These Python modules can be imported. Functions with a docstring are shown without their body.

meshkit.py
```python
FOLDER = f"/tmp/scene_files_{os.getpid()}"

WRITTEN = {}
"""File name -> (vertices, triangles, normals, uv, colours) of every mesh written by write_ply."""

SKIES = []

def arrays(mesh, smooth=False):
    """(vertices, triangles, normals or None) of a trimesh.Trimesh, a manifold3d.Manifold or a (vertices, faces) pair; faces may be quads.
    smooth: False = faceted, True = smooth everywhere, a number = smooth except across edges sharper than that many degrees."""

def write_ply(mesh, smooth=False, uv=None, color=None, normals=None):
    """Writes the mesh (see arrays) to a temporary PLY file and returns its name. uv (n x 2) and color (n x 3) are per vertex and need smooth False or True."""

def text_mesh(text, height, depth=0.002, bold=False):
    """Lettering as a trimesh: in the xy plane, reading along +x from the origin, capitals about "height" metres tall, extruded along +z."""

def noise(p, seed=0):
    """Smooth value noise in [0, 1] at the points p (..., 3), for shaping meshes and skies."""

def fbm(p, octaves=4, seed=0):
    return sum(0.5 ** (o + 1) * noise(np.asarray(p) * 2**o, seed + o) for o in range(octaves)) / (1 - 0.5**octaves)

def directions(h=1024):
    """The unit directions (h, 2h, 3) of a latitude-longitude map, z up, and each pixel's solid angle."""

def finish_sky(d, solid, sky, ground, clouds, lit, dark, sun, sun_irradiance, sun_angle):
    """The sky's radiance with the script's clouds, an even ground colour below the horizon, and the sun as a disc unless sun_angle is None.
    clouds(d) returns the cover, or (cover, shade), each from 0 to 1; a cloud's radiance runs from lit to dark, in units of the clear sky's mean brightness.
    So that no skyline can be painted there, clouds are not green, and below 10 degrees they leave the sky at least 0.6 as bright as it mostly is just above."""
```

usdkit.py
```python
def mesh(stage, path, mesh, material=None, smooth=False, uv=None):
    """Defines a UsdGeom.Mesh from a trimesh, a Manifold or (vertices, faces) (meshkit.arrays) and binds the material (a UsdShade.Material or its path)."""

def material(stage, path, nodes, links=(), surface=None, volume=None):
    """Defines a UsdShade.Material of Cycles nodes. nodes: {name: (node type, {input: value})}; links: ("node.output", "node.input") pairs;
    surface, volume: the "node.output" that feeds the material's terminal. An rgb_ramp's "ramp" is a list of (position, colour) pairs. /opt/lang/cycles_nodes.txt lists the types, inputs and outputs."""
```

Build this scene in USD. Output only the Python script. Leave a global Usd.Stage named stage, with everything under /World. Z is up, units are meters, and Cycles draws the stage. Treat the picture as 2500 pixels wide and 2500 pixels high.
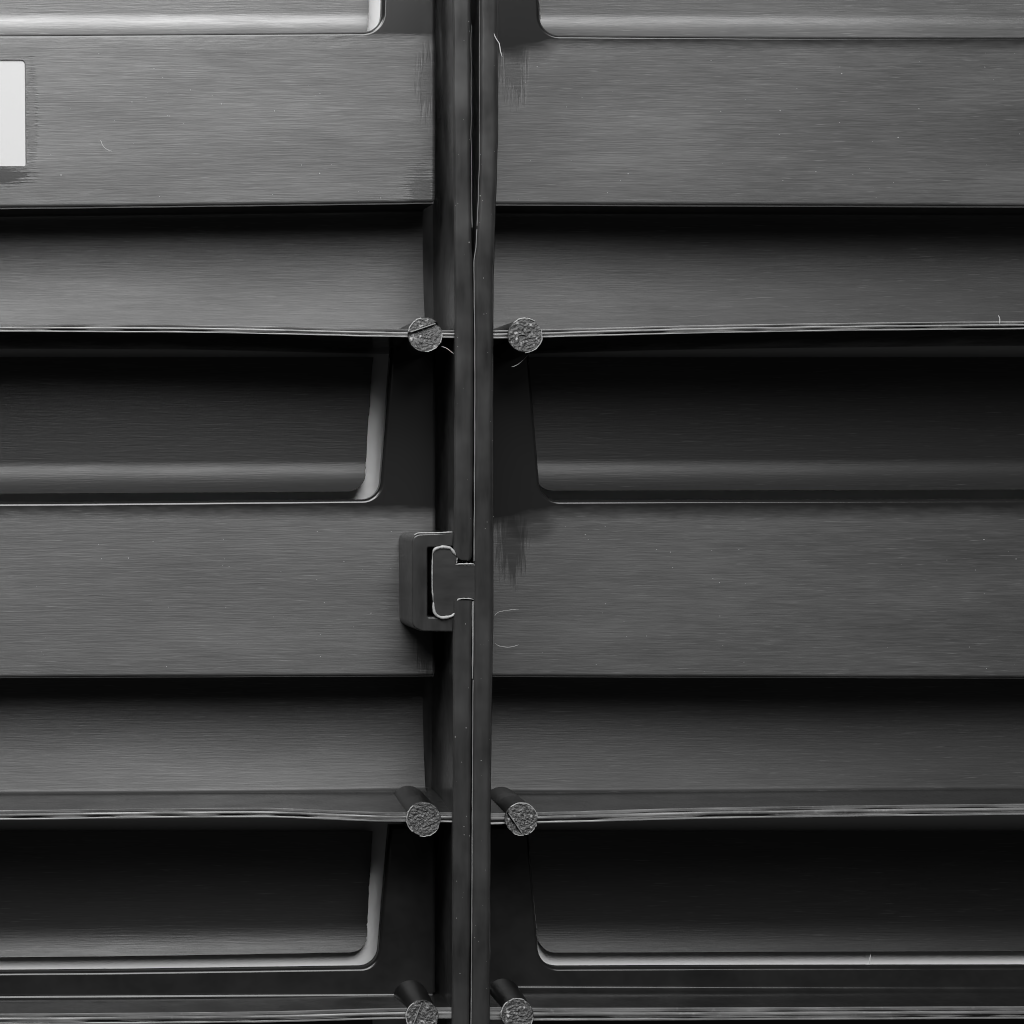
import math, random
import numpy as np
import mapbox_earcut as earcut
import trimesh, usdkit, meshkit
from pxr import Usd, UsdGeom, UsdLux, UsdShade, Gf, Sdf, Vt

# ------------------------------------------------------------------ camera, lamps
stage = Usd.Stage.CreateInMemory()
UsdGeom.Xform.Define(stage, '/World'); UsdGeom.Scope.Define(stage, '/World/Looks')
D = 250.0            # mm, camera to the front plane of the ribs
U = 0.036            # mm per photograph pixel on that plane
PX, PY = -70.0, 1140.0   # optical axis in the photograph (it is an off-centre crop)
ZF = 14.8            # mm, height of the rib fronts above the paper
cam = UsdGeom.Camera.Define(stage, '/World/camera')
cam.AddTranslateOp().Set(Gf.Vec3d(0, 0, (ZF + D) / 1000))
cam.CreateHorizontalApertureAttr(36.0)
cam.CreateFocalLengthAttr(36.0 * D / (2500 * U))
cam.CreateHorizontalApertureOffsetAttr((1250 - PX) / 2500 * 36.0)
cam.CreateVerticalApertureOffsetAttr((PY - 1250) / 2500 * 36.0)
cam.CreateClippingRangeAttr(Gf.Vec2f(0.01, 10.0))
cam.CreateExposureAttr(-0.12)

def lamp(name, loc, target, w, h, power, roll=0.0):
    l = UsdLux.RectLight.Define(stage, '/World/' + name)
    l.CreateWidthAttr(w / 1000); l.CreateHeightAttr(h / 1000); l.CreateIntensityAttr(power)
    l.CreateColorAttr(Gf.Vec3f(1, 1, 1))
    p, t = np.array(loc, float), np.array(target, float)
    z = p - t; z /= np.linalg.norm(z)
    x = np.cross([0, 1, 0], z); x /= np.linalg.norm(x); y = np.cross(z, x)
    g = math.radians(roll); x, y = x * math.cos(g) + y * math.sin(g), y * math.cos(g) - x * math.sin(g)
    m = Gf.Matrix4d(*x, 0, *y, 0, *z, 0, *(p / 1000), 1)
    l.AddTransformOp().Set(m)
lamp('key_softbox', (40, 300, 380), (25, 10, 10), 270, 270, 12.5, 38)
lamp('low_softbox', (0, 165, 420), (20, 10, 10), 150, 90, 2.2, 12)
lamp('fill_softbox', (40, 0, 700), (40, 0, 0), 1300, 1300, 0.06)
lamp('side_softbox', (-95, 235, 150), (10, 20, 10), 150, 130, 16.0, 30)

# ------------------------------------------------------------------ helpers
counts = {}
def path_for(name, parent):
    base = parent or '/World'
    k = counts.get((base, name), 0); counts[(base, name)] = k + 1
    return f'{base}/{name}' + (f'_{k:03d}' if k else '')
def tag(p, label=None, cat=None, group=None, kind=None):
    prim = p.GetPrim() if hasattr(p, 'GetPrim') else stage.GetPrimAtPath(p)
    for k, v in (('label', label), ('category', cat), ('group', group), ('kind', kind)):
        if v: prim.SetCustomDataByKey(k, v)
def thing(name, label, cat):
    p = path_for(name, None); x = UsdGeom.Xform.Define(stage, p); tag(x, label, cat); return p
def obj(name, vf, material, parent=None, smooth=38, label=None):
    p = path_for(name, parent)
    v, f = vf[:2]
    m = usdkit.mesh(stage, p, (np.asarray(v) / 1000.0, f), MAT[material], smooth=False if len(vf) > 2 else smooth)
    if len(vf) > 2:
        m.CreateNormalsAttr(Vt.Vec3fArray.FromNumpy(vf[2].astype(np.float32))); m.SetNormalsInterpolation('vertex')
    if label: tag(p, label)
    return p
def join(*parts):
    V, F, n = [], [], 0
    for v, f in parts:
        V.append(np.asarray(v)); F.append(np.asarray(f) + n); n += len(v)
    return np.vstack(V), np.vstack(F)

def X(px, d): return (np.asarray(px, float) - PX) * U * (1 + np.asarray(d) / D)
def Y(py, d): return (PY - np.asarray(py, float)) * U * (1 + np.asarray(d) / D)
def at(px, py, d): return np.array([X(px, d), Y(py, d), ZF - d])
class Plane:
    """A surface tilted about x: depth d (mm behind the rib fronts) at two rows of the photograph."""
    def __init__(s, py0, d0, py1, d1):
        s.Y0, s.d0 = float(Y(py0, d0)), d0
        s.m = (d1 - d0) / (float(Y(py1, d1)) - s.Y0)
    def depth(s, y): return s.d0 + s.m * (np.asarray(y) - s.Y0)
    def hit(s, px, py):
        ry = (PY - np.asarray(py, float)) * U
        d = (s.d0 + s.m * (ry - s.Y0)) / (1 - s.m * ry / D)
        return np.stack([X(px, d), Y(py, d)], -1)
def interp(table):
    a = np.array(table, float)
    from scipy.interpolate import PchipInterpolator
    g = PchipInterpolator(a[:, 0], a[:, 1])
    return lambda x: g(np.clip(x, a[0, 0], a[-1, 0]))

def signed(p):
    x, y = p[:, 0], p[:, 1]; return 0.5 * np.sum(x * np.roll(y, -1) - y * np.roll(x, -1))
def rounded(pts, radii, n=7):
    """Polygon with rounded corners (mm)."""
    pts = np.asarray(pts, float); out = []
    for i, (p, r) in enumerate(zip(pts, radii)):
        a, b = pts[i - 1], pts[(i + 1) % len(pts)]
        if r <= 0: out.append(p); continue
        u, w = (a - p) / np.linalg.norm(a - p), (b - p) / np.linalg.norm(b - p)
        half = math.acos(np.clip(u @ w, -1, 1)) / 2
        t = r / math.tan(half); c = p + (u + w) / np.linalg.norm(u + w) * r / math.sin(half)
        s, e = p + u * t - c, p + w * t - c
        a0 = math.atan2(s[1], s[0]); da = (math.atan2(e[1], e[0]) - a0 + math.pi) % (2 * math.pi) - math.pi
        for k in range(n + 1):
            g = a0 + da * k / n; out.append(c + r * np.array([math.cos(g), math.sin(g)]))
    return np.array(out)
def densify(p, step):
    out = []
    for a, b in zip(p, np.roll(p, -1, 0)):
        n = max(1, int(np.ceil(np.linalg.norm(b - a) / step)))
        out += [a + (b - a) * k / n for k in range(n)]
    return np.array(out)
def inset(p, d):
    """Moves a ring inward (counter-clockwise) by d along its bisectors."""
    a, b = p - np.roll(p, 1, 0), np.roll(p, -1, 0) - p
    a /= np.linalg.norm(a, axis=1)[:, None]; b /= np.linalg.norm(b, axis=1)[:, None]
    na, nb = np.stack([-a[:, 1], a[:, 0]], 1), np.stack([-b[:, 1], b[:, 0]], 1)
    m = na + nb; l = np.sum(m * m, 1)
    return p + m * (2 * d / np.maximum(l, 0.6))[:, None]
def tri(rings):
    flat = np.vstack(rings); ends = np.cumsum([len(r) for r in rings]).astype(np.uint32)
    return np.asarray(earcut.triangulate_float64(flat, ends), int).reshape(-1, 3)
def plate(outer, holes, thick, bevel, z, steps=3, hole_bevel=None):
    """A slab cut to an outline; z(y) gives the height of its front face; front edges rounded by bevel."""
    rings = [outer if signed(outer) > 0 else outer[::-1]] + [h if signed(h) < 0 else h[::-1] for h in holes]
    V, N, F, n, top, under = [], [], [], 0, [], []
    slope = lambda y: (z(y + 1e-3) - z(y - 1e-3)) / 2e-3
    for ri, r in enumerate(rings):
        k, bv = len(r), (hole_bevel if ri and hole_bevel else bevel)
        ts = np.linspace(0, math.pi / 2, steps + 1)[1:]
        levels = [(0, -thick, 0.0), (0, -bv, 0.0)] + [(bv * (1 - math.cos(t)), -bv * (1 - math.sin(t)), t) for t in ts]
        out = r - inset(r, 1e-3); out /= np.linalg.norm(out, axis=1)[:, None]
        for li, (o, dz, t) in enumerate(levels):
            q = inset(r, o); V.append(np.column_stack([q, z(q[:, 1]) + dz]))
            nn = np.column_stack([out * math.cos(t), np.full(k, math.sin(t))]); nn[:, 1] -= slope(q[:, 1]) * nn[:, 2]; N.append(nn)
            if li:
                i = np.arange(k); j = (i + 1) % k; a, b = n + (li - 1) * k, n + li * k
                F += [np.stack([a + i, a + j, b + j], 1), np.stack([a + i, b + j, b + i], 1)]
        under.append(V[-len(levels)]); top.append(n + (len(levels) - 1) * k + np.arange(k)); n += len(levels) * k
    nb = n
    V += under; V = np.vstack(V); N += [np.column_stack([u[:, :1] * 0, slope(u[:, 1]), u[:, :1] * 0 - 1]) for u in under]; N = np.vstack(N)
    idb = [np.arange(len(u)) for u in under]; at0 = nb
    for q in range(len(idb)): idb[q] = idb[q] + at0; at0 += len(idb[q])
    for idx, flip in ((top, False), (idb, True)):
        ids = np.concatenate(idx); t = ids[tri([V[i][:, :2] for i in idx])]
        nz = np.cross(V[t[:, 1]] - V[t[:, 0]], V[t[:, 2]] - V[t[:, 0]])[:, 2].sum()
        F.append(t[:, ::-1] if (nz < 0) != flip else t)
    return V, np.vstack(F), N / np.linalg.norm(N, axis=1)[:, None]
def sweep(sections):
    """Joins closed sections (m, n, 3) into a solid with flat ends; fixes its winding."""
    S = np.asarray(sections, float); m, n, _ = S.shape
    V = S.reshape(-1, 3); F = []
    i = np.arange(n); j = (i + 1) % n
    for k in range(m - 1):
        a, b = k * n, (k + 1) * n
        F += [np.stack([a + i, b + i, b + j], 1), np.stack([a + i, b + j, a + j], 1)]
    flat = S[0]; ext = np.ptp(flat, axis=0); keep = [q for q in range(3) if q != int(np.argmin(ext))]
    for base, rev in ((0, False), ((m - 1) * n, True)):
        t = tri([S[base // n][:, keep]]) + base
        nn = np.cross(V[t[:, 1]] - V[t[:, 0]], V[t[:, 2]] - V[t[:, 0]]).sum(0)
        out = S[0].mean(0) - S[1].mean(0) if not rev else S[-1].mean(0) - S[-2].mean(0)
        F.append(t if nn @ out > 0 else t[:, ::-1])
    F = np.vstack(F)
    side = F[:2 * n * (m - 1)]
    vol = np.einsum('ij,ij->i', V[side[:, 0]] - V.mean(0), np.cross(V[side[:, 1]] - V.mean(0), V[side[:, 2]] - V.mean(0))).sum()
    if vol < 0: F[:2 * n * (m - 1)] = side[:, ::-1]
    return V, F
def tube(pts, radii, n=7):
    P = np.asarray(pts, float); R = np.broadcast_to(radii, len(P)); T = np.gradient(P, axis=0)
    T /= np.linalg.norm(T, axis=1)[:, None]
    ref = np.array([0, 0, 1.0]) if np.abs(T[:, 2]).mean() < 0.8 else np.array([1.0, 0, 0])
    secs = []
    for p, t, r in zip(P, T, R):
        a = np.cross(t, ref); a /= np.linalg.norm(a); b = np.cross(t, a)
        g = np.arange(n) / n * 2 * math.pi
        secs.append(p + r * (np.cos(g)[:, None] * a + np.sin(g)[:, None] * b))
    S = np.array(secs); m = len(P); V = np.vstack([S.reshape(-1, 3), P[:1], P[-1:]]); F = []
    i = np.arange(n); j = (i + 1) % n
    for k in range(m - 1):
        a, b = k * n, (k + 1) * n
        F += [np.stack([a + i, a + j, b + j], 1), np.stack([a + i, b + j, b + i], 1)]
    F += [np.stack([np.full(n, m * n), j, i], 1), np.stack([np.full(n, m * n + 1), (m - 1) * n + i, (m - 1) * n + j], 1)]
    F = np.vstack(F); 
    c = V.mean(0); 
    if np.einsum('ij,ij->i', V[F[:, 0]] - c, np.cross(V[F[:, 1]] - c, V[F[:, 2]] - c)).sum() < 0: F = F[:, ::-1]
    return V, F
def curve(pts, n):
    P = np.asarray(pts, float); t = np.r_[0, np.cumsum(np.linalg.norm(np.diff(P, axis=0), axis=1))]
    from scipy.interpolate import CubicSpline, PchipInterpolator
    g = PchipInterpolator(t, P, axis=0) if len(P) > 2 else None
    s = np.linspace(0, t[-1], n)
    return g(s) if g is not None else P[0] + (P[-1] - P[0]) * (s / t[-1])[:, None]
rng = np.random.default_rng(7)
def wob(n, k, seed):
    """Smooth noise along a line, about -1..1."""
    s = np.arange(n) / n * k
    return 2 * meshkit.fbm(np.stack([s, s * 0 + seed * 3.7, s * 0], 1), 3, seed) - 1

# ------------------------------------------------------------------ materials
MAT = {}
def brushed(name, base, rough, lvl, y_top=None, slant=False, stains=None, strength=1.0, aniso=0.55):
    """Black plastic sanded along x: fine streaks in tone, gloss and relief. y_top: (mm) above it the moulded gloss is left."""
    n = {'g': ('geometry', {})}; L = []
    for key, rot, sc, det in (('a', 0.012, (300, 9500, 300), 3), ('b', 0.03, (140, 3200, 140), 4), ('c', -0.07, (520, 13000, 520), 2), ('d', 0.05, (38, 170, 38), 4), ('e', 0.10, (420, 14000, 420), 1), ('v', 0.06, (3800, 350, 350), 2)):
        n['m' + key] = ('mapping', {'mapping_type': 'point', 'rotation': (0, 0, rot), 'scale': sc})
        n['n' + key] = ('noise_texture', {'scale': 1.0, 'detail': float(det), 'roughness': 0.6})
        L += [('g.position', f'm{key}.vector'), (f'm{key}.vector', f'n{key}.vector')]
    # tone = weighted sum around 0.5
    n['s1'] = ('math', {'math_type': 'multiply_add', 'value2': 0.5, 'value3': 0.0}); L.append(('na.fac', 's1.value1'))
    n['s2'] = ('math', {'math_type': 'multiply_add', 'value2': 0.3}); L += [('nb.fac', 's2.value1'), ('s1.value', 's2.value3')]
    n['s3'] = ('math', {'math_type': 'multiply_add', 'value2': 0.35}); L += [('nc.fac', 's3.value1'), ('s2.value', 's3.value3')]
    n['s4'] = ('math', {'math_type': 'multiply_add', 'value2': 0.75}); L += [('nd.fac', 's4.value1'), ('s3.value', 's4.value3')]
    n['tone'] = ('map_range', {'from_min': 0.95 - 0.23 / strength, 'from_max': 0.95 + 0.23 / strength, 'to_min': 0.0, 'to_max': 1.0, 'clamp': True}); L.append(('s4.value', 'tone.value'))
    n['col'] = ('rgb_ramp', {'ramp': [(0.0, (base * 0.42,) * 3), (0.5, (base,) * 3), (1.0, (base * 1.75,) * 3)]}); L.append(('tone.result', 'col.fac'))
    # rare light scratches
    n['scr'] = ('map_range', {'from_min': 0.68, 'from_max': 0.78, 'to_min': 0.0, 'to_max': 0.8, 'clamp': True}); L.append(('ne.fac', 'scr.value'))
    n['c2'] = ('mix', {'mix_type': 'mix', 'color2': (base * 2.6 + 0.03,) * 3}); L += [('scr.result', 'c2.fac'), ('col.color', 'c2.color1')]
    n['rg'] = ('map_range', {'from_min': 0.0, 'from_max': 1.0, 'to_min': rough + 0.07, 'to_max': rough - 0.05}); L.append(('tone.result', 'rg.value'))
    colour, roughness = 'c2.color', 'rg.result'
    n['mask'] = ('value', {'value': 1.0}); mask = 'mask.value'
    n['pos'] = ('separate_xyz', {}); L.append(('g.position', 'pos.vector'))
    if y_top is not None:
        n['f1'] = ('mapping', {'mapping_type': 'point', 'scale': (700, 2500, 700), 'rotation': (0, 0, 0.12)}); L.append(('g.position', 'f1.vector'))
        n['f2'] = ('noise_texture', {'scale': 1.0, 'detail': 2.0}); L.append(('f1.vector', 'f2.vector'))
        n['f3'] = ('math', {'math_type': 'multiply_add', 'value2': 0.0006, 'value3': -0.0003}); L.append(('f2.fac', 'f3.value1'))
        n['f4'] = ('math', {'math_type': 'add'}); L += [('pos.y', 'f4.value1'), ('f3.value', 'f4.value2')]
        if slant:
            n['sl'] = ('map_range', {'from_min': float(X(1215, 8)) / 1000, 'from_max': float(X(1345, 8)) / 1000, 'to_min': 0.0011, 'to_max': 0.0, 'clamp': True}); L.append(('pos.x', 'sl.value'))
            n['f6'] = ('math', {'math_type': 'add'}); L += [('f4.value', 'f6.value1'), ('sl.result', 'f6.value2')]
        n['f5'] = ('map_range', {'from_min': y_top / 1000 + 0.0007, 'from_max': y_top / 1000 - 0.0008, 'to_min': 0.0, 'to_max': 1.0, 'clamp': True}); L.append((('f6' if slant else 'f4') + '.value', 'f5.value'))
        mask = 'f5.result'
    if stains:
        for i, (cx, cy, hw, hh, amt, grain) in enumerate(stains):  # worn spots where the sanding did not reach: centre and half size in mm
            k = f'st{i}'
            n[k + 'x'] = ('math', {'math_type': 'subtract', 'value2': cx / 1000}); L.append(('pos.x', k + 'x.value1'))
            n[k + 'y'] = ('math', {'math_type': 'subtract', 'value2': cy / 1000}); L.append(('pos.y', k + 'y.value1'))
            n[k + 'x2'] = ('math', {'math_type': 'divide', 'value2': hw / 1000}); L.append((k + 'x.value', k + 'x2.value1'))
            n[k + 'y2'] = ('math', {'math_type': 'divide', 'value2': hh / 1000}); L.append((k + 'y.value', k + 'y2.value1'))
            n[k + 'v'] = ('combine_xyz', {'z': 0.0}); L += [(k + 'x2.value', k + 'v.x'), (k + 'y2.value', k + 'v.y')]
            n[k + 'l'] = ('vector_math', {'math_type': 'length'}); L.append((k + 'v.vector', k + 'l.vector1'))
            n[k + 'w'] = ('math', {'math_type': 'multiply_add', 'value2': 1.7}); L += [(f'n{grain}.fac', k + 'w.value1'), (k + 'l.value', k + 'w.value3')]
            n[k + 'r'] = ('map_range', {'from_min': 1.55, 'from_max': 2.1, 'to_min': 1.0 - amt, 'to_max': 1.0, 'clamp': True}); L.append((k + 'w.value', k + 'r.value'))
            n[k + 'o'] = ('math', {'math_type': 'multiply'}); L += [(mask, k + 'o.value1'), (k + 'r.result', k + 'o.value2')]
            mask = k + 'o.value'
    n['cm'] = ('mix', {'mix_type': 'mix', 'color1': (0.012,) * 3}); L += [(mask, 'cm.fac'), (colour, 'cm.color2')]
    n['rm'] = ('mix_float', {'a': 0.15}); L += [(mask, 'rm.fac'), (roughness, 'rm.b')]
    n['am'] = ('math', {'math_type': 'multiply', 'value2': aniso}); L.append((mask, 'am.value1'))
    n['hm'] = ('math', {'math_type': 'multiply'}); L += [(mask, 'hm.value1'), ('s4.value', 'hm.value2')]
    n['b'] = ('bump', {'strength': 0.55, 'distance': 0.00004}); L.append(('hm.value', 'b.height'))
    n['tg'] = ('combine_xyz', {'x': 0.0, 'y': 1.0, 'z': 0.0})
    n['p'] = ('principled_bsdf', {'specular_ior_level': lvl})
    L += [('cm.color', 'p.base_color'), ('rm.result', 'p.roughness'), ('b.normal', 'p.normal'), ('am.value', 'p.anisotropic'), ('tg.vector', 'p.tangent')]
    MAT[name] = usdkit.material(stage, '/World/Looks/' + name, n, L, surface='p.BSDF')
def plastic(name, base, rough, lvl=0.5, grain=(900, 900, 900), bump=0.15, dist=0.00002, vary=0.35, spots=0.0):
    n = {'g': ('geometry', {}), 'm': ('mapping', {'mapping_type': 'point', 'scale': grain}), 'n': ('noise_texture', {'scale': 1.0, 'detail': 4.0, 'roughness': 0.6}),
         'big': ('noise_texture', {'scale': 170.0, 'detail': 3.0}),
         'r': ('map_range', {'from_min': 0.3, 'from_max': 0.7, 'to_min': rough - 0.06, 'to_max': rough + 0.1, 'clamp': True}),
         'c': ('rgb_ramp', {'ramp': [(0.25, (base * (1 - vary),) * 3), (0.5, (base,) * 3), (0.8, (base * (1 + vary),) * 3)]}),
         'mx': ('math', {'math_type': 'multiply_add', 'value2': 0.5, 'value3': 0.0}), 'ad': ('math', {'math_type': 'multiply_add', 'value2': 0.5}),
         'b': ('bump', {'strength': bump, 'distance': dist}), 'p': ('principled_bsdf', {'specular_ior_level': lvl})}
    L = [('g.position', 'm.vector'), ('m.vector', 'n.vector'), ('g.position', 'big.vector'), ('n.fac', 'mx.value1'), ('big.fac', 'ad.value1'), ('mx.value', 'ad.value3'),
         ('ad.value', 'c.fac'), ('big.fac', 'r.value'), ('r.result', 'p.roughness'), ('n.fac', 'b.height'), ('b.normal', 'p.normal')]
    col = 'c.color'
    if spots:
        n['v'] = ('noise_texture', {'scale': 2600.0, 'detail': 1.0}); L.append(('g.position', 'v.vector'))
        n['vr'] = ('map_range', {'from_min': 0.60, 'from_max': 0.75, 'to_min': 0.0, 'to_max': 1.0, 'clamp': True}); L.append(('v.fac', 'vr.value'))
        n['vm'] = ('mix', {'mix_type': 'mix', 'color2': (spots,) * 3}); L += [('vr.result', 'vm.fac'), ('c.color', 'vm.color1')]
        col = 'vm.color'
    L.append((col, 'p.base_color'))
    MAT[name] = usdkit.material(stage, '/World/Looks/' + name, n, L, surface='p.BSDF')
plastic('gloss_plastic', 0.012, 0.18, 0.36)
plastic('scuffed_plastic', 0.026, 0.25, 0.55, grain=(1500, 260, 1500), bump=0.35, vary=0.6)
plastic('peg_plastic', 0.005, 0.3, 0.2)
plastic('tab_plastic', 0.028, 0.3, 0.5, grain=(500, 2200, 500), bump=0.35)
plastic('cut_edge', 0.14, 0.36, 0.7, grain=(350, 9000, 2500), bump=0.55, dist=0.00004, vary=0.6, spots=0.17)
plastic('cut_end', 0.045, 0.38, 0.7, grain=(5200, 7000, 5200), bump=1.0, dist=0.00012, vary=0.8, spots=0.3)
plastic('burr', 0.28, 0.45, 0.5, grain=(3000, 3000, 3000), bump=0.5, vary=0.4)
plastic('worn_seam', 0.16, 0.4, 0.5, grain=(3000, 900, 3000), bump=0.5, vary=0.6)
plastic('white_paper', 0.9, 0.9, 0.1, grain=(6000, 6000, 6000), bump=0.05, vary=0.02)
plastic('white_card', 0.44, 0.8, 0.2, grain=(6000, 6000, 6000), bump=0.05, vary=0.02)
plastic('lint', 0.5, 0.7, 0.2, vary=0.2)

# ------------------------------------------------------------------ setting
bd = obj('backdrop_paper', plate(np.array([[-260, -220], [320, -220], [320, 260], [-260, 260.]]), [], 1.0, 0.1, lambda y: y * 0), 'white_paper', smooth=False)
tag(bd, 'plain white paper sheet under the black panels', 'backdrop', kind='structure')

# ------------------------------------------------------------------ the two panels
LEFT = thing('louvre_panel', 'black ribbed plastic panel on the left, with the C-shaped socket and white window', 'plastic panel')
RIGHT = thing('louvre_panel', 'black ribbed plastic panel on the right, with the hooked T-shaped tab', 'plastic panel')

# rib edges along the picture: outer left, seam of left rib, seam of right rib, outer right (photograph rows -> columns)
rows = [-520, 0, 300, 600, 640, 850, 1150, 1400, 1850, 2200, 2500, 2900]
rib_l = interp(list(zip(rows, [1103, 1105, 1107, 1109, 1109.5, 1110, 1109, 1107, 1106, 1104.5, 1103.5, 1102])))
sea_l = interp(list(zip(rows, [1148, 1150, 1150, 1153, 1155, 1157, 1156, 1154, 1151.5, 1150, 1148, 1146])))
sea_r = interp(list(zip(rows, [1178, 1171, 1171, 1162, 1157, 1159, 1158.5, 1157, 1153.5, 1152, 1150, 1148])))
rib_r = interp(list(zip(rows, [1226, 1220, 1219, 1210, 1209, 1207.5, 1208, 1208, 1202, 1200, 1199, 1197])))
def rib(left, right, y0, y1, parent, bl, br, seed, ends=(0, 0)):
    pys = np.r_[np.arange(y0, y1 - 40, 12.0), np.linspace(y1 - 36, y1, 15)]; secs = []
    wl, wr = wob(len(pys), len(pys) * 0.2, seed) * 1.3, wob(len(pys), len(pys) * 0.2, seed + 5) * 1.4
    for i, py in enumerate(pys):
        xl, xr, y, d = float(X(left(py) + wl[i], 0)), float(X(right(py) + wr[i], 0)), float(Y(py, 0)), 0.0
        e = 0.0
        for k, end in ((0, ends[0]), (1, ends[1])):    # ends that round off in the plane of the picture
            if end:
                s = abs(py - (y0, y1)[k]) * U
                if s < end: e = max(e, end - math.sqrt(max(end * end - (end - s) ** 2, 0)))
        e = min(e, (xr - xl) * 0.55); xl += e; xr -= 0.2 * e
        t = np.linspace(0, math.pi / 2, 5); pts = [(xl - 1.6, -ZF + 0.02), (xl - 1.6, -13.9), (xl + 0.38, -13.9), (xl + 0.38, -8.0), (xl, -bl)] if left is rib_l else [(xl, -ZF + 0.02), (xl, -8.0), (xl, -4.0), (xl, -2.0), (xl, -bl)]
        pts += [(xl + bl * (1 - math.cos(a)), -bl * (1 - math.sin(a))) for a in t[1:]]
        pts += [(xr - br * (1 - math.cos(a)), -br * (1 - math.sin(a))) for a in t[::-1]]
        pts += [(xr, -ZF + 0.02)]
        secs.append([(x, y, ZF + z) for x, z in pts])
    return obj('side_rib', sweep(secs), 'scuffed_plastic', parent)
rib(rib_l, sea_l, -520, 1369, LEFT, 0.24, 0.35, 3, ends=(0, 0.9))
rib(rib_l, sea_l, 1466, 2900, LEFT, 0.24, 0.35, 9)
rib(sea_r, rib_r, -520, 2900, RIGHT, 0.35, 0.55, 17)
# pale worn edge along the seam, where the two ribs rub
def seam(y0, y1, side, r0, r1, parent, seed, off=0.0):
    pys = np.arange(y0, y1, 9.0); n = len(pys)
    rr = np.interp(pys, [y0, y1], [r0, r1]) * (0.75 + 0.5 * np.abs(wob(n, n * 0.3, seed)))
    P = np.stack([X(side(pys) + off + wob(n, n * 0.2, seed + 2) * 0.6, 0.12), Y(pys, 0.12), np.full(n, ZF - 0.09)], 1)
    return obj('seam_edge', tube(P, rr), 'worn_seam', parent, smooth=60)
seam(560, 1375, sea_r, 0.05, 0.06, RIGHT, 21)
seam(1468, 1660, sea_r, 0.12, 0.06, RIGHT, 22, -1.5)
seam(1660, 2600, sea_r, 0.045, 0.05, RIGHT, 23)
seam(-60, 560, sea_r, 0.02, 0.035, RIGHT, 24)
seam(60, 560, sea_l, 0.015, 0.03, LEFT, 25)

XL_WALL = lambda d: float(X(1107, 0)) - 0.3 * d / 24      # the ribs' outer flanks, mm
XR_WALL = float(X(1199, 0)) + 0.05
FARL, FARR = float(X(-700, 0)), float(X(3200, 0))

lips = {
 'L': [ [(-700, -386), (0, -384), (600, -379), (1110, -365)], [(-700, 789), (0, 790.6), (400, 792), (950, 803), (1110, 806)], [(-700, 1981), (0, 1978), (620, 1972), (965, 1983), (1110, 1984)], [(-700, 2478), (0, 2475), (620, 2470), (1000, 2461), (1110, 2460)] ],
 'R': [ [(1190, -368), (1800, -380), (3200, -390)], [(1190, 807), (1320, 804), (1800, 792), (2500, 783.6), (3200, 780)], [(1190, 1986), (1320, 1983), (1750, 1971.6), (2500, 1962.5), (3200, 1958)], [(1190, 2459), (1320, 2461), (2500, 2457), (3200, 2455)] ] }
back_rows = {('L', 2): ([(-700, 1941), (0, 1937), (650, 1933), (930, 1929), (1110, 1925)], 12.3), ('R', 2): ([(1190, 1931), (1320, 1933), (2500, 1925), (3200, 1922)], 12.3),
             ('L', 3): ([(-700, 2445), (0, 2441), (1110, 2434)], 8.2), ('R', 3): ([(1190, 2416), (2500, 2419), (3200, 2420)], 8.2)}
def lip_back(side, r):
    q = back_rows.get((side, r))
    if not q: return None
    g = interp(q[0]); return lambda x: float(Y(g(x / (U * (1 + q[1] / D)) + PX), q[1]))
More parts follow.
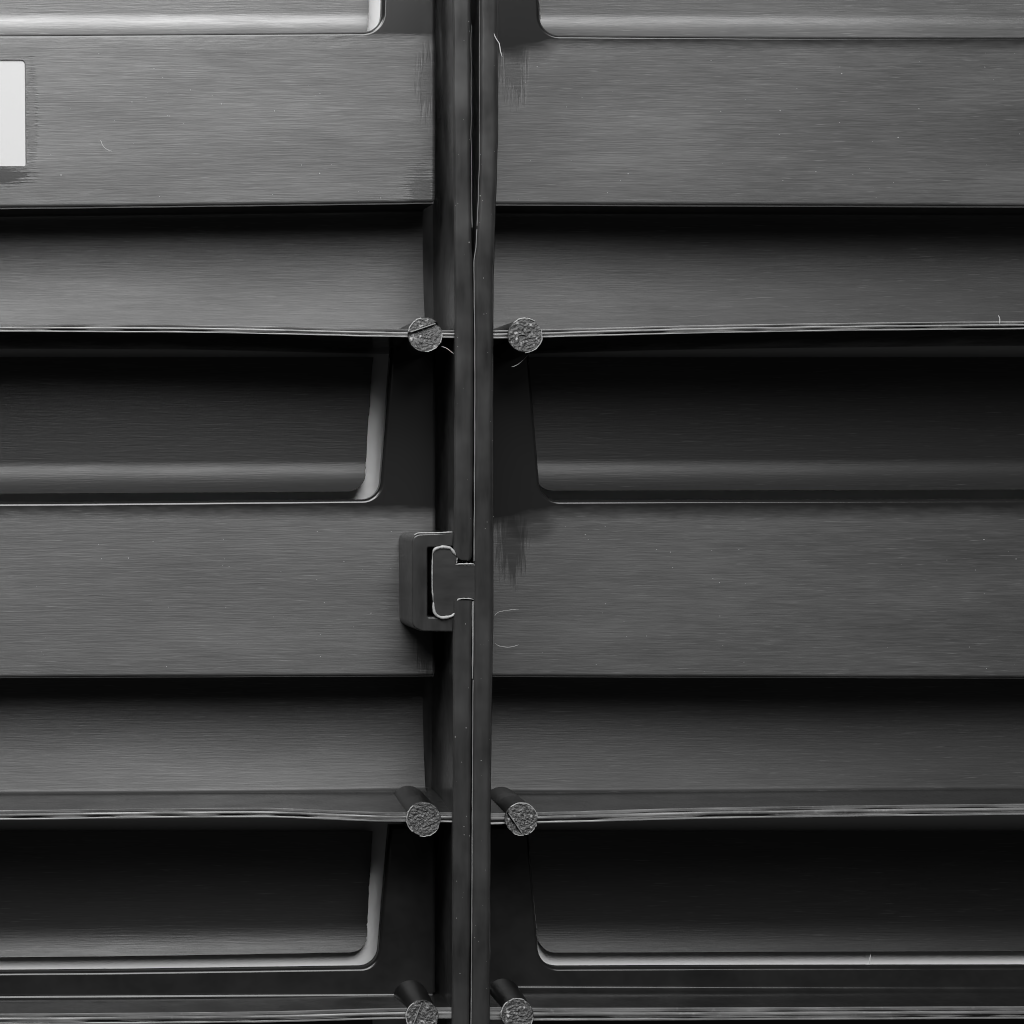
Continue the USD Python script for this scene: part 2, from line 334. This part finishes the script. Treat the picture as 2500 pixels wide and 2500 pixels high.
lipw = {'L': [20, 20, 24, 27], 'R': [20, 20.5, 27.5, 31]}
def stations(side):
    a, b = (FARL, XL_WALL(0) + 0.25) if side == 'L' else (XR_WALL - 0.35, FARR)
    return np.linspace(a, b, 90)
def lip(side, r, back, parent):
    """The thin shelf below each louvre; its front is a rough cut edge with tool lines along it."""
    f = interp(lips[side][r]); w = lipw[side][r] * U; secs = []; fr = 0.45
    xs = stations(side)
    amp = 0.05 + 0.05 * meshkit.fbm(np.stack([xs * 0.5, xs * 0 + r, xs * 0 + (side == 'L')], 1), 3, 5)
    for i, x in enumerate(xs):
        top = float(Y(f(x / U + PX), fr)); bot = top - w
        yk = lip_back(side, r)
        yk = yk(x) if yk else top + 0.12
        prof = [(yk - 0.02, back), (top, fr + 0.14), (top - 0.05, fr + 0.04)]
        m = 11
        for k in range(1, m):
            prof.append((top - 0.05 - (w - 0.1) * k / m, fr + (amp[i] * (1.6 if k in (4, 8) else 1.0) if k % 2 == 0 else 0.0)))
        prof += [(bot + 0.05, fr + 0.05), (bot, fr + 0.16), (bot - 0.95 * back / 15, back)]
        secs.append([(x, y, ZF - d) for y, d in prof])
    V, F = sweep(secs)
    return obj('shelf_lip', (V, F), 'gloss_plastic', parent, smooth=25), f, w
def lip_front(side, r, parent, f, w):
    xs = np.linspace(stations(side)[0], stations(side)[-1], 420); secs = []; fr = 0.43; m = 7
    for i, x in enumerate(xs):
        top = float(Y(f(x / U + PX), fr)) - 0.01; ww = w - 0.02
        prof = [(top, fr + 0.3), (top, fr + 0.05)]
        for k in range(m + 1):
            nz = meshkit.noise(np.array([[x * 0.35, k * 5.1 + r * 17, side == 'L']]), 3)[0]
            prof.append((top - 0.02 - (ww - 0.04) * k / m, fr - 0.02 + (0.09 if k % 3 == 2 else 0.0) * (0.35 + nz) + (0.05 + 0.05 * (k > 4)) * nz))
        prof += [(top - ww, fr + 0.05), (top - ww, fr + 0.3)]
        secs.append([(x, y, ZF - d) for y, d in prof])
    obj('cut_edge', sweep(secs), 'cut_edge', parent, smooth=30)

def floor_sheet(side, top_py, top_d, lip_r, parent, mat, riser=True, end_d=12.3, beg_d=13.7):
    """Recessed slat between a face panel and the shelf lip below it, with a riser up behind the panel and a fillet at the lip."""
    f = interp(lips[side][lip_r]); secs = []; r = 0.45
    xs = stations(side).copy()
    if side == 'L': xs = np.linspace(FARL, float(X(1035, 13)), 90)
    for x in xs:
        px = x / U + PX
        yt = float(Y(top_py(px), top_d)) - 0.05
        yk = lip_back(side, lip_r); yb = yk(x) if yk else float(Y(f(px), 0.45)) + 0.12 * end_d / 15
        fr = [(yt, top_d + 0.5), (yt, beg_d - 0.6), (yt - 0.18, beg_d - 0.18), (yt - 0.6, beg_d)]
        for k in range(1, 8):
            t = k / 8; fr.append((yt - 0.6 + (yb + r - yt + 0.6) * t, beg_d + (end_d - beg_d) * t ** 2 + 0.4 * t * (1 - t)))
        for a in np.linspace(0, math.pi / 2, 6): fr.append((yb + r - r * math.sin(a), end_d - r + r * math.cos(a)))
        back = [(yb - 0.5, end_d - r), (yb - 0.5, end_d + 0.8), (yt + 1.2, beg_d + 0.8), (yt + 1.2, top_d + 0.5)]
        secs.append([(x, y, ZF - d) for y, d in fr + back])
    return obj('recessed_slat', sweep(secs), mat, parent, smooth=32)

def flap(side, top_py, rim, edge, bot, parent, mat, d_top=13.0, d_mid=14.2, d_bot=13.45, seed=0, radius=1.5):
    """The slat behind each slot, its lower edge rolled forward; edge: outline column at rows; bot: lower edge rows."""
    yt = float(Y(top_py, d_top)); yb = float(Y(bot(0 if side == 'L' else 1900), d_bot))
    ys = np.r_[np.linspace(yt, yb + 3.2, 26), np.linspace(yb + 3.2, yb, 44)[1:]]
    e = interp(edge); far = FARL if side == 'L' else FARR
    W = wob(len(ys), 30, seed) * 0.07
    def dep(y):
        s = (yt - y) / (yt - yb); d = d_top + (d_mid - d_top) * (1.9 * s - 0.9 * s * s)
        c = np.clip((yb + 2.9 - y) / 2.9, 0, 1)
        return d - (d_mid - d_bot) * c ** 1.9
    secs = []
    for i, y in enumerate(ys):
        d = float(dep(y)); py = PY - y / U / (1 + d / D)
        xe = float(X(e(py), d)); s = y - yb
        if s < radius:
            cut = radius - math.sqrt(max(radius ** 2 - (radius - s) ** 2, 0)); xe += -cut if side == 'L' else cut
        xe += W[i]
        a, b = (far, xe) if side == 'L' else (xe, far)
        cols = np.linspace(0, 1, 40); xs = a + (b - a) * cols
        tilt = 0.0
        yy = y + np.array([float(Y(bot(x / U + PX), d_bot)) - yb for x in xs]) * ((yt - y) / (yt - yb))
        front = [(x, q, ZF - d) for x, q in zip(xs, yy)]; back = [(x, q, ZF - d - 0.5) for x, q in zip(xs[::-1], yy[::-1])]
        secs.append(front + back)
    S = np.array(secs); m, n, _ = S.shape
    # grid solid
    V = S.reshape(-1, 3); F = []
    i = np.arange(n); j = (i + 1) % n
    for k in range(m - 1):
        a, b = k * n, (k + 1) * n
        F += [np.stack([a + i, b + i, b + j], 1), np.stack([a + i, b + j, a + j], 1)]
    h = n // 2; q = np.arange(h - 1)
    for base, flip in ((0, False), ((m - 1) * n, True)):
        t = np.vstack([np.stack([base + q, base + q + 1, base + n - 2 - q], 1), np.stack([base + q, base + n - 2 - q, base + n - 1 - q], 1)])
        F.append(t if not flip else t[:, ::-1])
    F = np.vstack(F); c = V.mean(0)
    fz = np.cross(V[F[0, 1]] - V[F[0, 0]], V[F[0, 2]] - V[F[0, 0]])
    if fz[2] < 0: F = F[:, ::-1]
    return obj('slot_flap', (V, F), mat, parent, smooth=40)

# face panels: planes tilted so that their lower edges stand forward
P1, P2, P3 = Plane(90, 8.2, 505, 7.3), Plane(1235, 8.2, 1655, 7.3), Plane(2385, 8.3, 2435, 8.1)
def face(side, plane, arm_py, slot_top, slot_low, rim_y, bottom, parent, mat, corner=1.75, window=None, thick=1.3, bevel=0.34, xw=1064):
    """Flat louvre front with two arms that run up beside the slot; slot_top / slot_low: slot edge columns at arm_py and near the rim."""
    farpx = -700 if side == 'L' else 3200
    H = plane.hit
    if side == 'L':
        pts = [H(farpx, bottom(farpx)), H(300, bottom(300)), H(700, bottom(700)), H(xw, bottom(xw)), H(xw + 1, arm_py), H(slot_top, arm_py), H(slot_low, rim_y(900)), H(300, rim_y(300)), H(farpx, rim_y(farpx))]
        rad = [0, 0, 0, 0.45, 0, 0, corner, 0, 0]
    else:
        b, t = H(1215, bottom(1215)), H(1215, arm_py)
        b[0] = t[0] = XR_WALL - 0.2
        pts = [b, H(1800, bottom(1800)), H(farpx, bottom(farpx)), H(farpx, rim_y(farpx)), H(1900, rim_y(1900)), H(slot_low, rim_y(1330)), H(slot_top, arm_py), t]
        rad = [0, 0, 0, 0, 0, corner, 0, 0]
    out = densify(rounded(pts, rad, 10), 3.0)
    holes = [densify(rounded([H(*q) for q in window], [0.38] * 4, 6), 3.0)] if window else []
    return obj('face_panel', plate(out, holes, thick, bevel, lambda y: ZF - plane.depth(y), steps=4, hole_bevel=0.05), mat, parent, smooth=50)

win = [(-460, 407), (64, 407), (61, 147), (-460, 147)]
wc = P1.hit(64, 276)
st = P1.hit(78, 275); st2 = P1.hit(10, 430); st3 = P1.hit(1030, 470)
def edge_r(pl, py): a, b = pl.hit(1252, py), pl.hit(1300, py - 40); return [(a[0], a[1], 1.3, 3.0, 0.5, 'v'), (b[0], b[1], 2.2, 1.2, 0.4, 'd')]
def edge_l(pl, py): a = pl.hit(1045, py); return [(a[0], a[1], 1.0, 3.0, 0.45, 'v')]
yb1, yb2, yb3 = float(P1.hit(0, 118)[1]), float(P2.hit(0, 1262)[1]), float(P3.hit(0, 2600)[1])
brushed('brushed_upper_left', 0.048, 0.40, 0.48, y_top=float(P1.hit(0, 100)[1]), stains=[(st[0], st[1] - 0.6, 0.5, 4.2, 0.55, 'c'), (st2[0], st2[1], 2.6, 0.85, 0.97, 'a'), (st3[0], st3[1], 1.5, 2.6, 0.5, 'a'), *edge_l(P1, 200)])
brushed('brushed_upper_right', 0.048, 0.40, 0.48, y_top=float(P1.hit(0, 112)[1]), slant=True, stains=edge_r(P1, 165))
brushed('brushed_lower_left', 0.042, 0.40, 0.48, y_top=float(P2.hit(0, 1252)[1]), stains=edge_l(P2, 1560))
brushed('brushed_lower_right', 0.042, 0.40, 0.48, y_top=float(P2.hit(0, 1252)[1]), slant=True, stains=edge_r(P2, 1330))
brushed('brushed_slat', 0.025, 0.40, 0.42, strength=0.75)
brushed('brushed_flap_top', 0.06, 0.33, 0.9)
brushed('brushed_flap', 0.014, 0.36, 0.45, strength=0.9)

b1L, b1R = interp([(-700, 514), (0, 508), (1065, 495)]), interp([(1200, 499), (2500, 504), (3200, 506)])
b2L, b2R = interp([(-700, 1658), (0, 1655), (1065, 1651)]), interp([(1200, 1652), (2500, 1656), (3200, 1658)])
b3L, b3R = interp([(-700, 2440), (0, 2436), (1065, 2431)]), interp([(1200, 2414), (2500, 2416), (3200, 2416)])
r1L, r1R = interp([(-700, 86), (0, 83), (900, 77)]), interp([(1300, 84), (1900, 88), (3200, 90)])
r2L, r2R = interp([(-700, 1231), (0, 1227), (900, 1219)]), interp([(1300, 1222), (1900, 1220), (3200, 1217)])
r3L, r3R = interp([(-700, 2379), (0, 2374), (900, 2362)]), interp([(1300, 2363), (1900, 2361), (3200, 2359)])

f_low_L = [interp([(-700, 104), (900, 102)]), interp([(-700, 1208), (0, 1205), (900, 1200)]), interp([(-700, 2340), (0, 2337), (900, 2325)])]
f_low_R = [interp([(1300, 104), (3200, 106)]), interp([(1300, 1198), (3200, 1194)]), interp([(1300, 2326), (3200, 2320)])]
for side, parent in (('L', LEFT), ('R', RIGHT)):
    L_ = side == 'L'
    got = [lip(side, r, 14.2, parent) for r in (1, 2, 3)]
    for r in (1, 2, 3): lip_front(side, r, *got[r - 1])
    if L_:
        face('L', P1, -372, 948, 931, r1L, b1L, parent, 'brushed_upper_left', window=win)
        face('L', P2, 829, 957, 927, r2L, b2L, parent, 'brushed_lower_left')
        face('L', P3, 2016, 951, 922, r3L, b3L, parent, 'gloss_plastic')
    else:
        face('R', P1, -372, 1302, 1320, r1R, b1R, parent, 'brushed_upper_right')
        face('R', P2, 829, 1289, 1321, r2R, b2R, parent, 'brushed_lower_right')
        face('R', P3, 2016, 1290, 1318, r3R, b3R, parent, 'gloss_plastic')
    floor_sheet(side, b1L if L_ else b1R, 7.0, 1, parent, 'brushed_slat')
    floor_sheet(side, b2L if L_ else b2R, 7.0, 2, parent, 'brushed_slat')
    floor_sheet(side, interp([(-700, 2428), (3200, 2428)]) if L_ else interp([(-700, 2408), (3200, 2408)]), 8.4, 3, parent, 'gloss_plastic', beg_d=8.9, end_d=8.2)
    el = [[(-400, 905), (0, 901), (90, 896)], [(800, 914), (870, 911), (1040, 899), (1210, 889)], [(1950, 916), (2010, 912), (2290, 896), (2340, 895)]]
    er = [[(-400, 1300), (90, 1322)], [(800, 1268), (1210, 1312)], [(1950, 1268), (2100, 1292), (2340, 1316)]]
    for r, tp in enumerate((-340, 872, 2030)):
        flap(side, tp, None, (el if L_ else er)[r], (f_low_L if L_ else f_low_R)[r], parent, 'brushed_flap' if r else 'brushed_flap_top', seed=r + 5 * L_, **({}, {'d_mid': 13.1, 'd_bot': 11.6}, {})[r] if r else {'d_mid': 14.0, 'd_bot': 12.5})
    flap(side, 2480, None, [(2400, 912), (3600, 880)] if L_ else [(2400, 1290), (3600, 1320)], interp([(-700, 3000), (3200, 3000)]), parent, 'brushed_flap', seed=11)

# ---- pegs: sheared-off round pins on the shelf lips
def peg(parent, px, py, lean, length, seed, r=1.49, ridge=None):
    rg = np.random.default_rng(seed); n = 64
    c = at(px, py, -0.12); g = np.arange(n) / n * 2 * math.pi
    jag = r * (1 + 0.022 * (2 * meshkit.fbm(np.stack([np.cos(g) * 4 + seed, np.sin(g) * 4, g * 0], 1), 3, seed) - 1) * 1.6)
    base = c + np.array([lean[0], lean[1], -length])
    V = [np.stack([base[0] + 1.12 * r * np.cos(g), base[1] + 1.12 * r * np.sin(g), np.full(n, base[2])], 1),
         np.stack([c[0] + r * 0.985 * np.cos(g), c[1] + r * 0.985 * np.sin(g), np.full(n, c[2] - 0.25)], 1)]
    V.append(np.stack([c[0] + jag * np.cos(g), c[1] + jag * np.sin(g), np.full(n, c[2] - 0.05)], 1))
    F = []; i = np.arange(n); j = (i + 1) % n
    for k in range(2):
        a, b = k * n, (k + 1) * n
        F += [np.stack([a + i, a + j, b + j], 1), np.stack([a + i, b + j, b + i], 1)]
    shaft = np.vstack(V), np.vstack(F)
    p = obj('peg', shaft, 'peg_plastic', parent, smooth=50)
    # torn end: concentric rings raised and pitted by noise
    R, V, F = 20, [c + [0, 0, 0.02]], []
    for q in range(1, R + 1):
        s = q / R; ring = np.stack([c[0] + jag * s * np.cos(g), c[1] + jag * s * np.sin(g), np.full(n, c[2])], 1)
        V.append(ring)
    P = np.vstack([V[0][None], *V[1:]])
    rough = meshkit.fbm(P * np.array([7.0, 10.0, 0]) + seed * 9, 3, seed)
    P[:, 2] += (rough - 0.5) * 0.26
    rel = (P[:, :2] - c[:2]) / r
    if ridge:
        ang, off, h = ridge; d = rel[:, 0] * -math.sin(ang) + rel[:, 1] * math.cos(ang) - off
        P[:, 2] += np.where(d < 0, -h * np.exp(d * 5), 0.02 * np.exp(-d * 5))
    rim = np.linalg.norm(rel, axis=1) > 0.97
    P[rim, 2] = np.maximum(P[rim, 2], c[2] - 0.02) 
    F.append(np.stack([np.zeros(n, int), 1 + i, 1 + j], 1))
    for q in range(R - 1):
        a, b = 1 + q * n, 1 + (q + 1) * n
        F += [np.stack([a + i, b + i, b + j], 1), np.stack([a + i, b + j, a + j], 1)]
    lo = len(P); P = np.vstack([P, P[-n:] - [0, 0, 0.3]])
    a = lo - n; F += [np.stack([a + i, lo + i, lo + j], 1), np.stack([a + i, lo + j, a + j], 1)]
    obj('torn_end', (P, np.vstack(F)), 'cut_end', p, smooth=55)
    # ragged pale burr round parts of the rim
    for a0, a1, rad in [(rg.uniform(0, 6.28), rg.uniform(0.6, 1.6), 0.05), (rg.uniform(0.6, 2.4), rg.uniform(0.8, 1.5), 0.065), (rg.uniform(3, 5.5), rg.uniform(0.8, 2.0), 0.05)]:
        t = np.linspace(a0, a0 + a1, 26); w = wob(26, 9, seed + 1)
        q = np.stack([c[0] + (r * 1.0 + 0.05 * w) * np.cos(t), c[1] + (r + 0.05 * w) * np.sin(t), c[2] + 0.03 * w], 1)
        obj('burr', tube(q, rad * (0.7 + 0.6 * np.abs(w))), 'burr', p, smooth=60)
    if ridge:
        ang, off, h = ridge; s = np.linspace(-0.85, 0.85, 18) * math.sqrt(1 - off * off)
        q = np.stack([c[0] + r * (s * math.cos(ang) - off * math.sin(ang)), c[1] + r * (s * math.sin(ang) + off * math.cos(ang)), c[2] + 0.06 + 0.03 * wob(18, 6, seed)], 1)
        obj('tear_ridge', tube(q, 0.055), 'worn_seam', p, smooth=60)
    return p
peg(LEFT, 1038, 817, (0.5, -0.3), 12.5, 31, ridge=(0.33, 0.42, 0.45))
peg(RIGHT, 1282, 819, (0.3, -0.3), 12.5, 32)
peg(LEFT, 1035, 2000, (0.35, 0.0), 11.2, 33, r=1.5)
peg(RIGHT, 1273, 2000, (0.3, 0.0), 11.2, 34, r=1.42, ridge=(-0.98, -0.45, 0.4))
peg(LEFT, 1031, 2482, (0.3, 0.1), 8.6, 35, r=1.42, ridge=(1.2, 0.35, 0.35))
peg(RIGHT, 1263, 2478, (0.35, 0.1), 8.6, 36, r=1.42)

# ---- the socket on the left rib and the T-shaped tab of the right rib
def px2(q, d): return np.stack([X([a for a, _ in q], d), Y([b for _, b in q], d)], -1)
d = 0.25
sock = px2([(1107, 1300), (1006, 1304), (1006, 1530), (1030, 1542), (1107, 1543), (1107, 1506), (1044, 1506), (1044, 1337), (1107, 1334)], d)
sock = densify(rounded(sock, [0, 0.75, 0.8, 0.9, 0, 0, 0.12, 0.12, 0], 8), 1.5)
obj('socket', plate(sock, [], 8.3, 0.16, lambda y: y * 0 + ZF - d, steps=4), 'scuffed_plastic', LEFT, smooth=50, label='C-shaped socket that grips the tab')
back = px2([(1107, 1335), (1042, 1335), (1042, 1508), (1107, 1508)], 4.0)
obj('socket_floor', plate(back, [], 3.5, 0.1, lambda y: y * 0 + ZF - 5.5), 'gloss_plastic', LEFT, smooth=50)
d = 0.12
tabpx = [(1200, 1377), (1114, 1377), (1116, 1360), (1100, 1338), (1082, 1334.5), (1062, 1340), (1056, 1356), (1055.5, 1420), (1059, 1488), (1066, 1502), (1082, 1507), (1104, 1502), (1114, 1488), (1114, 1466), (1132, 1462), (1158, 1464.5), (1200, 1465)]
tab = px2(tabpx, d)
tabp = densify(rounded(tab, [0, 0.1, 0.1, 0.25, 0.3, 0.3, 0.3, 0.4, 0.3, 0.3, 0.5, 0.4, 0.3, 0.2, 0.3, 0.2, 0], 5), 0.5)
tp = obj('hook_tab', plate(tabp, [], 5.2, 0.12, lambda y: y * 0 + ZF - d, steps=4), 'tab_plastic', RIGHT, smooth=50, label='T-shaped tab caught in the socket')
def edge_burr(q, rad, seed, name='burr'):
    P = curve(np.array([at(a, b, 0.1) for a, b in q]), 44); w = wob(44, 14, seed)
    P[:, 0] += 0.022 * w; P[:, 1] += 0.022 * wob(44, 14, seed + 3); P[:, 2] += 0.03 * w
    ends = np.minimum(1, np.minimum(np.arange(44), np.arange(44)[::-1]) / 9 + 0.2)
    obj(name, tube(P, rad * (0.75 + 0.7 * np.abs(wob(44, 5, seed + 8))) * ends), 'burr', tp, smooth=60)
edge_burr([(1056, 1353), (1062, 1341), (1082, 1335.5), (1099, 1338.5), (1108, 1348), (1116, 1360)], 0.15, 41)
edge_burr([(1056, 1350), (1055, 1420), (1058, 1470)], 0.06, 42)
edge_burr([(1058, 1470), (1060, 1492), (1067, 1503), (1082, 1508), (1104, 1503), (1113, 1490)], 0.16, 43)
edge_burr([(1112, 1378), (1130, 1377), (1157, 1376.5)], 0.09, 44)
edge_burr([(1114, 1488), (1115, 1470), (1120, 1463), (1134, 1461), (1157, 1464)], 0.065, 45)
edge_burr([(1116, 1360), (1115, 1376)], 0.04, 46)
sq = curve(np.array([at(1012, 1306, 0.3), at(1022, 1301.5, 0.28), at(1060, 1301, 0.28), at(1104, 1299, 0.28)]), 40)
obj('seam_edge', tube(sq, 0.05 + 0.04 * np.abs(wob(40, 8, 77))), 'burr', LEFT, smooth=60)

# ---- white card behind the window
cq = np.array([P1.hit(-459, 148), P1.hit(60.4, 148), P1.hit(63.2, 406), P1.hit(-459, 406)])
cq[:, 0] += 0.0
cd = obj('white_card', plate(cq[::-1], [], 0.3, 0.05, lambda y: ZF - P1.depth(y) - 0.12), 'white_card', smooth=40)
tag(cd, 'plain white card filling the small window in the left panel', 'card')

# ---- lint fibres and dust lying on the plastic
fib = [('short curled pale lint fibre on the right rib near the top edge', [(1206, 82), (1211, 94), (1219, 107), (1222, 125), (1226, 138)], -0.05, 0.035),
 ('fine lint hair below the upper left peg', [(1077, 846), (1090, 850), (1098, 856), (1107, 863)], 0.1, 0.02),
 ('fine lint hair curving below the upper right peg', [(1249, 896), (1262, 891), (1277, 879), (1290, 864)], 1.5, 0.022),
 ('upper of two curved lint hairs beside the tab, on the right panel', [(1208, 1503), (1218, 1494), (1240, 1490), (1266, 1487)], 7.0, 0.022),
 ('lower of two curved lint hairs beside the tab, sagging like a smile', [(1208, 1570), (1222, 1578), (1240, 1580), (1266, 1574)], 6.7, 0.022),
 ('thin bent lint hair in the middle of the upper left face', [(246, 342), (251, 355), (260, 364), (274, 369)], 6.9, 0.018),
 ('short upright lint hair on the upper right shelf lip', [(2437, 770), (2441, 780), (2440, 790)], 0.3, 0.03),
 ('short upright lint hair in the lowest right slot', [(2126, 2330), (2123, 2345), (2122, 2356)], 9.0, 0.035)
]
for label, q, dd, rad in fib:
    P = curve(np.array([at(a, b, dd - 0.05) for a, b in q]), 20)
    o = obj('lint_fibre', tube(P, np.interp(np.arange(20), [0, 3, 16, 19], [0.5, 1, 1, 0.4]) * rad, 5), 'gloss_plastic' if 'dark' in label else 'lint', smooth=60)
    tag(o, label, 'lint')
specks = []
def speck(p, r):
    s = trimesh.creation.icosphere(1, 1.0); v = np.array(s.vertices) * r * rng.uniform(0.6, 1.4, 3); v[:, 2] *= 0.6
    specks.append((v + p, np.array(s.faces)))
for _ in range(70):
    py = rng.uniform(0, 2500); l = rng.random() < 0.5
    a, b = (rib_l, sea_l) if l else (sea_r, rib_r)
    if 1300 < py < 1480: continue
    speck(at(rng.uniform(a(py) + 3, b(py) - 3), py, 0.0), rng.uniform(0.012, 0.03))
for _ in range(150):
    pl, y0, y1 = (P1, 120, 490) if rng.random() < 0.5 else (P2, 1265, 1640)
    px, py = rng.uniform(70, 2500), rng.uniform(y0, y1)
    if 1000 < px < 1225: continue
    h = pl.hit(px, py); speck(np.array([h[0], h[1], ZF - pl.depth(h[1])]), rng.uniform(0.012, 0.035))
dz = obj('dust', join(*specks), 'lint', smooth=True)
tag(dz, 'pale dust specks scattered over the ribs and flat faces', 'dust', kind='stuff')
